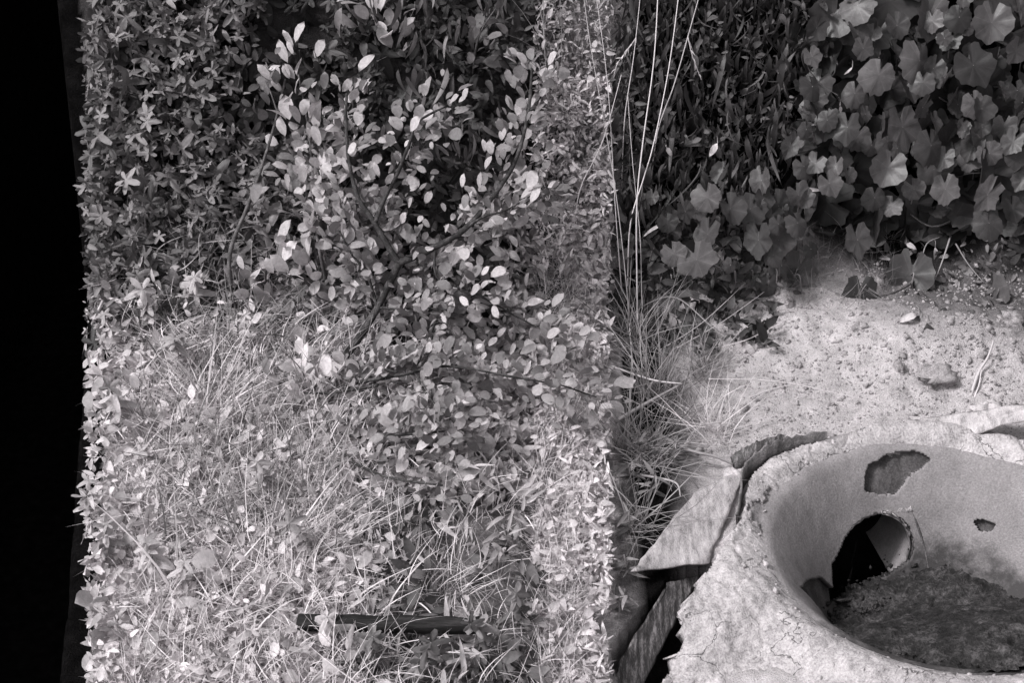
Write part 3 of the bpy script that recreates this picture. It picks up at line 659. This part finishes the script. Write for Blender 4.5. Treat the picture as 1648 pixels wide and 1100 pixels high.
# ------------------------------------------------------------------ the forked shrub
sroot = at(505, 665)
shrub = thing('forked_shrub', sroot, 'large shrub with dark forked branches and bright rounded leaves in the middle', 'shrub')
BR_ = [([(505, 665, 0), (530, 610, .10), (575, 548, .16), (608, 495, .20), (642, 424, .26)], .0105, .008),
       ([(642, 424, .26), (700, 398, .27), (749, 368, .28), (799, 309, .28), (831, 255, .27), (850, 182, .25), (856, 110, .22)], .0082, .003),
       ([(642, 424, .26), (622, 392, .27), (600, 355, .28), (576, 318, .28), (562, 262, .27), (557, 200, .25), (558, 150, .24)], .007, .003),
       ([(604, 358, .28), (618, 322, .29), (640, 278, .29), (660, 228, .27), (674, 195, .26), (720, 170, .25)], .0055, .002),
       ([(749, 368, .28), (780, 348, .30), (815, 338, .31), (880, 300, .30)], .0032, .0012),
       ([(574, 322, .26), (580, 380, .23), (585, 430, .20), (602, 500, .14)], .0034, .003),
       ([(596, 352, .27), (570, 358, .27), (560, 345, .27)], .003, .0015),
       ([(608, 495, .20), (645, 498, .22), (690, 496, .24), (735, 505, .25)], .0034, .0015),
       ([(703, 515, .24), (690, 545, .23), (672, 588, .22)], .003, .0018),
       ([(510, 640, .04), (560, 620, .14), (610, 610, .19), (655, 602, .22), (720, 590, .25), (840, 610, .26)], .0055, .002),
       ([(545, 575, .15), (600, 590, .2), (640, 600, .21)], .003, .002),
       ([(668, 600, .22), (690, 640, .22), (729, 680, .22)], .003, .0015),
       ([(500, 665, .02), (545, 725, .12), (590, 756, .14), (640, 772, .16), (712, 782, .18)], .004, .0018),
       ([(520, 690, .06), (580, 705, .15), (650, 700, .18), (725, 694, .2)], .004, .0018),
       ([(608, 620, .18), (540, 632, .16), (470, 634, .13)], .004, .0018),
       ([(608, 500, .2), (590, 440, .24), (560, 400, .27), (530, 330, .27), (505, 250, .25)], .0035, .0015),
       ([(700, 400, .27), (705, 450, .26), (760, 470, .26), (850, 520, .25), (900, 545, .25)], .003, .0012),
       ([(840, 610, .26), (900, 620, .25), (960, 640, .24)], .002, .001)]
LPS = []
for pts, r0, r1 in BR_:
    ln = traced(pts); v, f = tube(ln, r0, r1, 6); v += N.normal(0, .0004, v.shape); put('branch', v, f, M['bark'], shrub); LPS.append(ln)
def leaves_on(lines, wts, n, spread, size, matn, parent, tm, maxobj, stuffname='foliage', up=(0, -.1, .35), fs=.55, back=0., clear=None):
    idx = N.choice(len(lines), n, p=np.array(wts)/sum(wts)); P = []; A = []
    for k in idx:
        ln = lines[k]; t = min((math.floor(N.uniform(.15, 1.1)*9)/9*.97+.03+.02*N.normal()), .999)*(len(ln)-1.001); i = int(t); q = ln[i]*(1-t+i)+ln[i+1]*(t-i); T = norm(ln[i+1]-ln[i])
        off = rnd(1, spread)[0]+np.array([0, .6, -.6])*back*N.uniform(-.35, 2.2); P.append(q+off); A.append(norm(T*.35+norm(off+1e-4)*.6+np.array(up)+rnd(1, .3)[0]))
    P = np.array(P); A = np.array(A)
    if clear:                                                               # limbs stand bare where the shrub forks
        near = np.min([np.hypot(proj(P+A*size*.5)[0][:, None]-proj(l)[0][None], proj(P+A*size*.5)[1][:, None]-proj(l)[1][None]).min(1) for l in clear], axis=0)
        P = P+np.where((near < 19) & (N.uniform(0, 1, n) < .85), 1., 0.)[:, None]*F_*.085
    Nn = norm(CAMN+rnd(n, fs)+np.array([-.25, 0, .1])); Sz = size*np.exp(np.clip(N.normal(0, .3, n), -.6, .38))
    dist = -(P@F_); order = np.argsort(-dist)                                 # the nearest ones become single leaves
    for k in order[:maxobj]: leaf_obj('leaf', tm, R.randrange(len(tm)), matn, P[k], A[k], Nn[k], Sz[k], parent)
    r = order[maxobj:]
    if len(r): soup(stuffname, tm, P[r], A[r], Nn[r], Sz[r], M[matn], parent)
wt = [2, 6, 5, 4, 4, 2, 1, 4, 2, 7, 2, 3, 4, 4, 3, 4, 6, 2]
leaves_on(LPS, wt, 3000, .026, .0275, 'shrub_leaf', shrub, T_OBO, 300, back=.03, clear=[smoothline(l, 60) for l in (LPS[:4]+[LPS[9], LPS[12]])])

# saplings on the left
def sapling(pts, r0, r1, label, fork=None, nl=26, matn='weed_leaf', size=.036, bark='bark_grey'):
    t = thing('sapling', at(pts[0][0], pts[0][1]), label, 'sapling'); lns = []
    for p, a, b in [(pts, r0, r1)]+(fork or []):
        ln = traced(p); v, f = tube(ln, a, b, 6); put('stem', v, f, M[bark], t); lns.append(ln)
    leaves_on(lns, [1]*len(lns), nl, .022 if nl < 100 else .035, size, matn, t, T_OBO, nl)
    return t
sapling([(385, 590, 0), (374, 495, .10), (370, 409, .16), (397, 336, .18), (420, 273, .19), (447, 182, .18), (459, 127, .17)], .0065, .002, 'tall sapling curving up to the right over dark leaves', [([(447, 182, .18), (432, 140, .18), (415, 109, .17)], .002, .001)], 22)
sapling([(540, 500, 0), (522, 441, .15), (508, 360, .20), (504, 290, .20), (495, 200, .19), (480, 120, .17)], .005, .002, 'thin straight sapling with round leaves left of the forked shrub', None, 130, 'pale_weed', .038)
sapling([(440, 560, 0), (432, 480, .10), (428, 440, .14), (440, 390, .17)], .003, .0015, 'short sapling topped by a knot of round leaves between the two tall stems', [([(432, 480, .1), (450, 440, .13), (456, 400, .15)], .0025, .0012)], 40, 'pale_weed', .040)
sapling([(500, 700, 0), (505, 660, .08), (500, 620, .12), (470, 600, .14)], .003, .0015, 'sprig with a few bright pointed leaves beside the shrub foot', None, 16, 'fine_pale_haze', .040)
sapling([(640, 90, 0), (625, 60, .1), (600, 20, .15), (590, -40, .16)], .003, .0015, 'sprig of bright hanging leaves at the top centre over the dark hollow', None, 30, 'pale_weed', .042)
sapling([(760, 130, 0), (770, 60, .12), (800, 10, .15)], .003, .0015, 'dim leafy sprig at the top centre near the pale strip', None, 22, 'weed_leaf', .036)

# ------------------------------------------------------------------ tall dry stalks
def stalk(pts, r, label, matn='straw', head=None):
    t = thing('dry_stalk', at(pts[0][0], pts[0][1]), label, 'dry stalk', 'tall dry grass stalks')
    ln = traced(pts); v, f = tube(ln, r, r*.6, 4); put('stem', v, f, M[matn], t)
    if head:
        ln2 = traced(head, 12); v, f = tube(ln2, .0014, .0007, 4); h = put('seed_head', v, f, M[matn], t)
        for k in range(14):
            p = ln2[int(k*11/14)]; leaf_obj('seed', T_LAN, k % 5, matn, p, norm(ln2[-1]-ln2[0])+rnd(1, .4)[0], CAMN, .016, t)
stalk([(1027, 560, 0), (1025, 450, .10), (1025, 327, .16), (1035, 227, .18), (1053, 91, .2), (1061, -60, .2)], .0024, 'thickest pale stalk, standing upright at the left of the dark thicket')
stalk([(1010, 480, 0), (1014, 364, .12), (1035, 290, .15), (1053, 227, .17), (1078, 100, .18), (1096, -40, .18)], .0018, 'dry stalk leaning right, second from the thickest one')
stalk([(1045, 330, 0), (1057, 218, .14), (1085, 136, .17), (1107, 59, .18), (1132, -30, .18)], .0018, 'dry stalk leaning furthest right, with a drooping seed head', head=[(1107, 59, .18), (1113, 85, .18), (1120, 105, .17), (1126, 122, .16)])
stalk([(1020, 620, 0), (1010, 480, .10), (998, 364, .14), (985, 270, .15), (972, 195, .16), (950, 70, .16), (935, -40, .16)], .0017, 'long dry stalk leaning left across the pale strip')
stalk([(1003, 500, 0), (990, 330, .13), (978, 136, .15), (956, -30, .15)], .0016, 'dry stalk leaning left, ending nearest the strip edge')
stalk([(1000, 330, 0), (1005, 195, .13), (1020, 90, .16), (1034, -40, .17)], .0015, 'dry stalk forking near its top left of the thickest stalk', head=[(1024, 60, .16), (1010, 80, .16), (995, 100, .15), (988, 120, .14)])
stalk([(1040, 590, 0), (1033, 480, .08), (1030, 380, .12), (1018, 260, .14), (1010, 150, .15)], .0014, 'thin dry stalk crossing in front of the thickest one')
stalk([(920, 420, 0), (931, 314, .12), (960, 250, .14), (976, 209, .15), (1000, 120, .15)], .0014, 'thin dry stalk slanting right over the pale strip')
stalk([(885, 240, 0), (880, 140, .12), (876, 60, .13), (874, -40, .13)], .0013, 'thin dry stalk upright at the left side of the pale strip', 'straw_dim')
stalk([(912, 260, 0), (906, 150, .12), (903, 30, .13), (900, -40, .13)], .0013, 'thin dry stalk upright in the middle of the pale strip', 'straw_dim')
# straws and twigs on the ground
def straw(pts, r, label, cat='straw', matn='straw', name='fallen_straw'):
    ln = traced(pts); v, f = tube(ln, r, r*.5, 5); loc = at(pts[0][0], pts[0][1]); tag(obj(name, mesh(name, v-loc, f, M[matn]), loc=loc), label, cat)
straw([(1165, 705, .01), (1230, 680, .02), (1290, 662, .02)], .0011, 'short straw lying just above the iron band')
straw([(1208, 636, .02), (1250, 614, .04), (1306, 600, .04)], .0011, 'upper straw of the pair reaching over the bright clay')
straw([(1140, 610, .05), (1250, 614, .05), (1350, 634, .03), (1420, 650, .01)], .001, 'long thin straw trailing right over the bright clay')
straw([(1205, 640, .03), (1260, 622, .04), (1315, 618, .03)], .001, 'short straw crossing the long one on the clay')
straw([(990, 680, .03), (1040, 650, .07), (1095, 620, .09)], .0055, 'thick broken twig pointing up right in the grass clump', 'twig', 'straw_dim', 'dry_twig')
straw([(990, 592, .08), (1050, 612, .09), (1098, 618, .09)], .003, 'pale twig meeting the thick broken one at its tip', 'twig', 'straw', 'dry_twig')
straw([(1562, 638, .005), (1575, 600, .015), (1590, 575, .03), (1599, 548, .04)], .0042, 'bare pale twig standing at the right of the crumbly clod', 'twig', 'straw', 'dry_twig')
straw([(1568, 640, .005), (1576, 618, .01), (1580, 590, .02)], .002, 'thin twig beside the bare pale twig', 'twig', 'straw', 'dry_twig')
straw([(1030, 765, .03), (1070, 772, .05), (1090, 780, .05), (1095, 800, .03)], .003, 'bent pale twig above the pale metal sheet', 'twig', 'straw', 'dry_twig')
straw([(1060, 700, .03), (1110, 725, .05), (1150, 735, .05), (1180, 748, .03)], .0045, 'grey curved root reaching toward the iron band', 'root', 'straw_dim', 'curved_root')
straw([(1180, 540, .03), (1150, 530, .06), (1090, 480, .08), (1040, 490, .07), (1005, 520, .04)], .0022, 'arched grass stem bending over the dark hollow by the clay', 'grass stem', 'straw_dim', 'arched_stem')
straw([(1060, 565, .05), (1130, 520, .08), (1200, 455, .08)], .0014, 'straight straw slanting up right below the vine leaves')
straw([(1090, 560, .05), (1160, 520, .08), (1230, 470, .06)], .0014, 'second straight straw slanting up right, below the first')
straw([(1150, 560, .04), (1200, 548, .05), (1265, 516, .02)], .0016, 'straw resting on the edge of the clay beside the vine leaves')
straw([(133, 580, .05), (140, 550, .08), (152, 515, .10), (166, 484, .12)], .006, 'bleached stick leaning right at the far left edge', 'stick', 'white_leaf', 'bleached_stick')
straw([(862, 800, .1), (885, 806, .1), (915, 813, .1)], .001, 'thin dark twig crossing the pale strip', 'twig', 'bark', 'dark_twig')
# the dark wooden bar
a, b = at(480, 1003, .145), at(772, 1008, .165); ln = np.array([a+(b-a)*t for t in np.linspace(0, 1, 14)]); T = norm(b-a); u_ = norm(np.cross(np.cross(T, [0, 0, 1]), T))
hw, ht = .010, .010; sd_ = norm(np.cross(T, u_)); V = []
for p in ln:
    for s1, s2 in ((-1, -1), (1, -1), (1, 1), (-1, 1)): V.append(p+sd_*hw*s1+u_*ht*s2+rnd(1, .0009)[0])
F = [(k*4+q, k*4+(q+1) % 4, k*4+4+(q+1) % 4, k*4+4+q) for k in range(13) for q in range(4)]+[(3, 2, 1, 0), (52, 53, 54, 55)]
m_ = mesh('wooden_bar', np.array(V)-a, F, M['wood'], smooth=False)
tag(obj('wooden_bar', m_, loc=a), 'dark straight wooden bar lying level in the lower leaves', 'bar')

# ------------------------------------------------------------------ vines with large leaves on the right
VL = [(790, 60, 150), (1135, 60, 150), (1355, 80, 130), (1205, 140, 80), (1100, 215, 150), (955, 265, 115), (1060, 305, 120), (1190, 275, 80), (1290, 230, 150), (1445, 320, 70), (740, 295, 110), (720, 200, 75),
      (765, 440, 110), (845, 450, 110), (1040, 450, 150), (1150, 430, 80), (1320, 385, 90), (1250, 440, 45), (990, 595, 125), (1150, 600, 120), (1190, 670, 110), (1320, 590, 150), (1340, 690, 130), (1080, 670, 70), (1000, 730, 75), (940, 700, 80),
      (1140, 515, 120), (1020, 525, 80), (1290, 520, 100), (1430, 740, 90), (1345, 790, 110), (1070, 975, 160), (1360, 1030, 130), (880, 850, 120), (890, 1040, 130), (670, 960, 130), (530, 850, 120), (600, 850, 110), (350, 830, 110),
      (430, 740, 105), (310, 920, 115), (640, 520, 75), (690, 590, 80), (730, 580, 75), (400, 610, 75), (540, 640, 90), (600, 730, 110), (670, 690, 80), (270, 750, 75), (160, 880, 85), (220, 820, 80), (230, 900, 75), (440, 960, 90),
      (950, 120, 110), (880, 120, 90), (1020, 90, 90), (1240, 60, 90), (1440, 180, 90), (1400, 450, 80), (1440, 560, 80), (1010, 180, 90), (870, 330, 90), (820, 560, 90), (880, 480, 90), (780, 650, 90), (500, 960, 70), (380, 1010, 80), (560, 1010, 90),
      (350, 700, 90), (500, 740, 100), (1450, 40, 100), (880, 20, 110), (1220, 350, 80), (1110, 380, 90), (260, 980, 80), (180, 960, 70)]
roots = [(1370, 190, 'vine with lobed leaves hanging in the dark below the top edge'), (1470, 240, 'vine with the largest round leaves in the middle of the upper right bank'), (1590, 130, 'vine at the top right corner with broad overlapping leaves'),
         (1560, 330, 'vine trailing round leaves over bare soil at the right'), (1230, 400, 'vine spreading broad leaves low over the edge of the clay'), (1090, 420, 'vine of smaller leaves in the dark beside the tall stalks'), (1480, 440, 'lowest vine, its limp leaves resting on the clay')]
vines = [thing('leafy_vine', at(x, y), l, 'vine', 'vines on the right bank') for x, y, l in roots]
for q_ in range(75):                                                        # smaller leaves tucked between the large ones
    a_ = R.uniform(0, 1); VL.append((R.uniform(640, 1500), R.uniform(-60, 640), R.uniform(50, 95)) if a_ < .65 else (R.uniform(60, 760), R.uniform(660, 1020), R.uniform(45, 85)))
for k, (cx_, cy_, dd) in enumerate(VL):
    x = 980+cx_/2.2; y = cy_/2.2; s = dd/2.2*FX*3.4*1.10
    q = min(range(len(roots)), key=lambda i: math.hypot(roots[i][0]-x, roots[i][1]-y)); v_ = vines[q]
    off = (.03 if y > 430 else R.uniform(.10, .19)); P = at(x, y, off)
    low = y > 380
    A = norm(np.array([R.uniform(-.6, .6), -.5, -.75])); Nn = norm(CAMN+rnd(1, .42)[0])
    leaf_obj('leaf', T_VINE, R.randrange(9), 'vine_leaf', P-A*s*.0, A, Nn, s, v_)
    g = at(x+R.uniform(-14, 14), min(y+R.uniform(20, 50), 470)); mid = (P+g)/2+np.array([0, -.01, .03])
    pv, pf_ = tube(smoothline([g, mid, P], 7), .0018, .0014, 4); put('leaf_stalk', pv, pf_, M['stalk'], v_)
for v_, (x, y, _) in zip(vines, roots):
    ln = traced([(x, y, .0), (x-20, y+20, .03), (x-60, y+35, .05), (x-95, y+15, .04)]); a_, b_ = tube(ln, .004, .002, 5); put('stem', a_, b_, M['bark_grey'], v_)
# creeping stalks on the bare soil
straw([(1530, 380, .03), (1515, 425, .05), (1500, 460, .03)], .0024, 'curved vine shoot hanging over the bare soil', 'shoot', 'stalk', 'vine_shoot')
straw([(1538, 392, .03), (1558, 425, .03), (1584, 456, .02)], .0024, 'vine shoot forking right above the dark round leaf', 'shoot', 'stalk', 'vine_shoot')
straw([(1480, 440, .02), (1490, 395, .06), (1512, 382, .05)], .002, 'arched pale shoot beside the dark round leaf', 'shoot', 'straw_dim', 'vine_shoot')
# single bright leaves
def bright(px, py, s, A, label, k=0, Nn=None, tm=T_OVAL, off=.04, matn='white_leaf'):
    P = at(px, py, off); t = thing('bright_leaf', P, label, 'leaf')
    leaf_obj('leaf_blade', tm, k, matn, P, np.array(A), CAMN if Nn is None else np.array(Nn), s, t)
    g = at(px-4, py-14); v, f = tube(smoothline([g, (g+P)/2+np.array([0, -.01, .01]), P], 6), .001, .0012, 4); put('stalk', v, f, M['stalk'], t)
bright(1478, 506, .050, (-1, -.1, -.25), 'white folded leaf lying above a dark leaf on the clay', 1)
bright(1480, 508, .065, (-.6, -.3, -.7), 'dark leaf under the white folded one on the clay', 2, off=.015, matn='vine_leaf')
bright(1492, 520, .060, (.2, -.4, -1), 'grey pointed leaf hanging right of the white folded one', 3, off=.015, matn='vine_leaf')
bright(1200, 550, .060, (-.6, -.3, -.7), 'left half of a white folded leaf at the edge of the grass', 2)
bright(1196, 552, .050, (.6, -.3, -.5), 'right white leaf of the pair at the edge of the grass', 4)
bright(1505, 398, .035, (.2, -.3, -1), 'white pointed leaf hanging over the bare soil at the right', 0)
bright(1458, 392, .030, (.6, -.3, -.2), 'small pale oval leaf left of the arched shoot', 3)
bright(1155, 230, .040, (-.5, -.2, -.9), 'white leaf in the dark thicket, right of the small one', 0, off=.14)
bright(1072, 236, .030, (.5, -.3, -.8), 'small white leaf in the dark thicket near the stalks', 1, off=.14)
bright(1285, 305, .065, (1, -.1, -.02), 'long narrow white leaf pointing right over the clay', 2, tm=T_LAN, off=.10)
bright(1066, 362, .055, (-1, -.1, -.3), 'narrow pale leaf pointing left beside the tall stalks', 1, tm=T_LAN, off=.12)
bright(1372, 108, .030, (-.6, 0, -.8), 'bright sliver of leaf high between the vine leaves', 3, tm=T_LAN, off=.14)
bright(1352, 170, .024, (.2, 0, -1), 'bright small leaf tip below the upper left vine leaf', 1, off=.14)
bright(965, 655, .030, (.6, -.3, .3), 'bright pointed leaf at the edge of the pale strip', 2, off=.12)
bright(880, 540, .035, (.3, -.3, .8), 'bright leaf at the left of the pale strip', 4, off=.16)
bright(575, 690, .040, (.7, -.3, -.3), 'bright oval leaf below the horizontal shrub branch', 0, off=.2)
bright(432, 112, .028, (.8, 0, .3), 'bright blossom-like leaf at the top of the curved sapling', 1, off=.18)
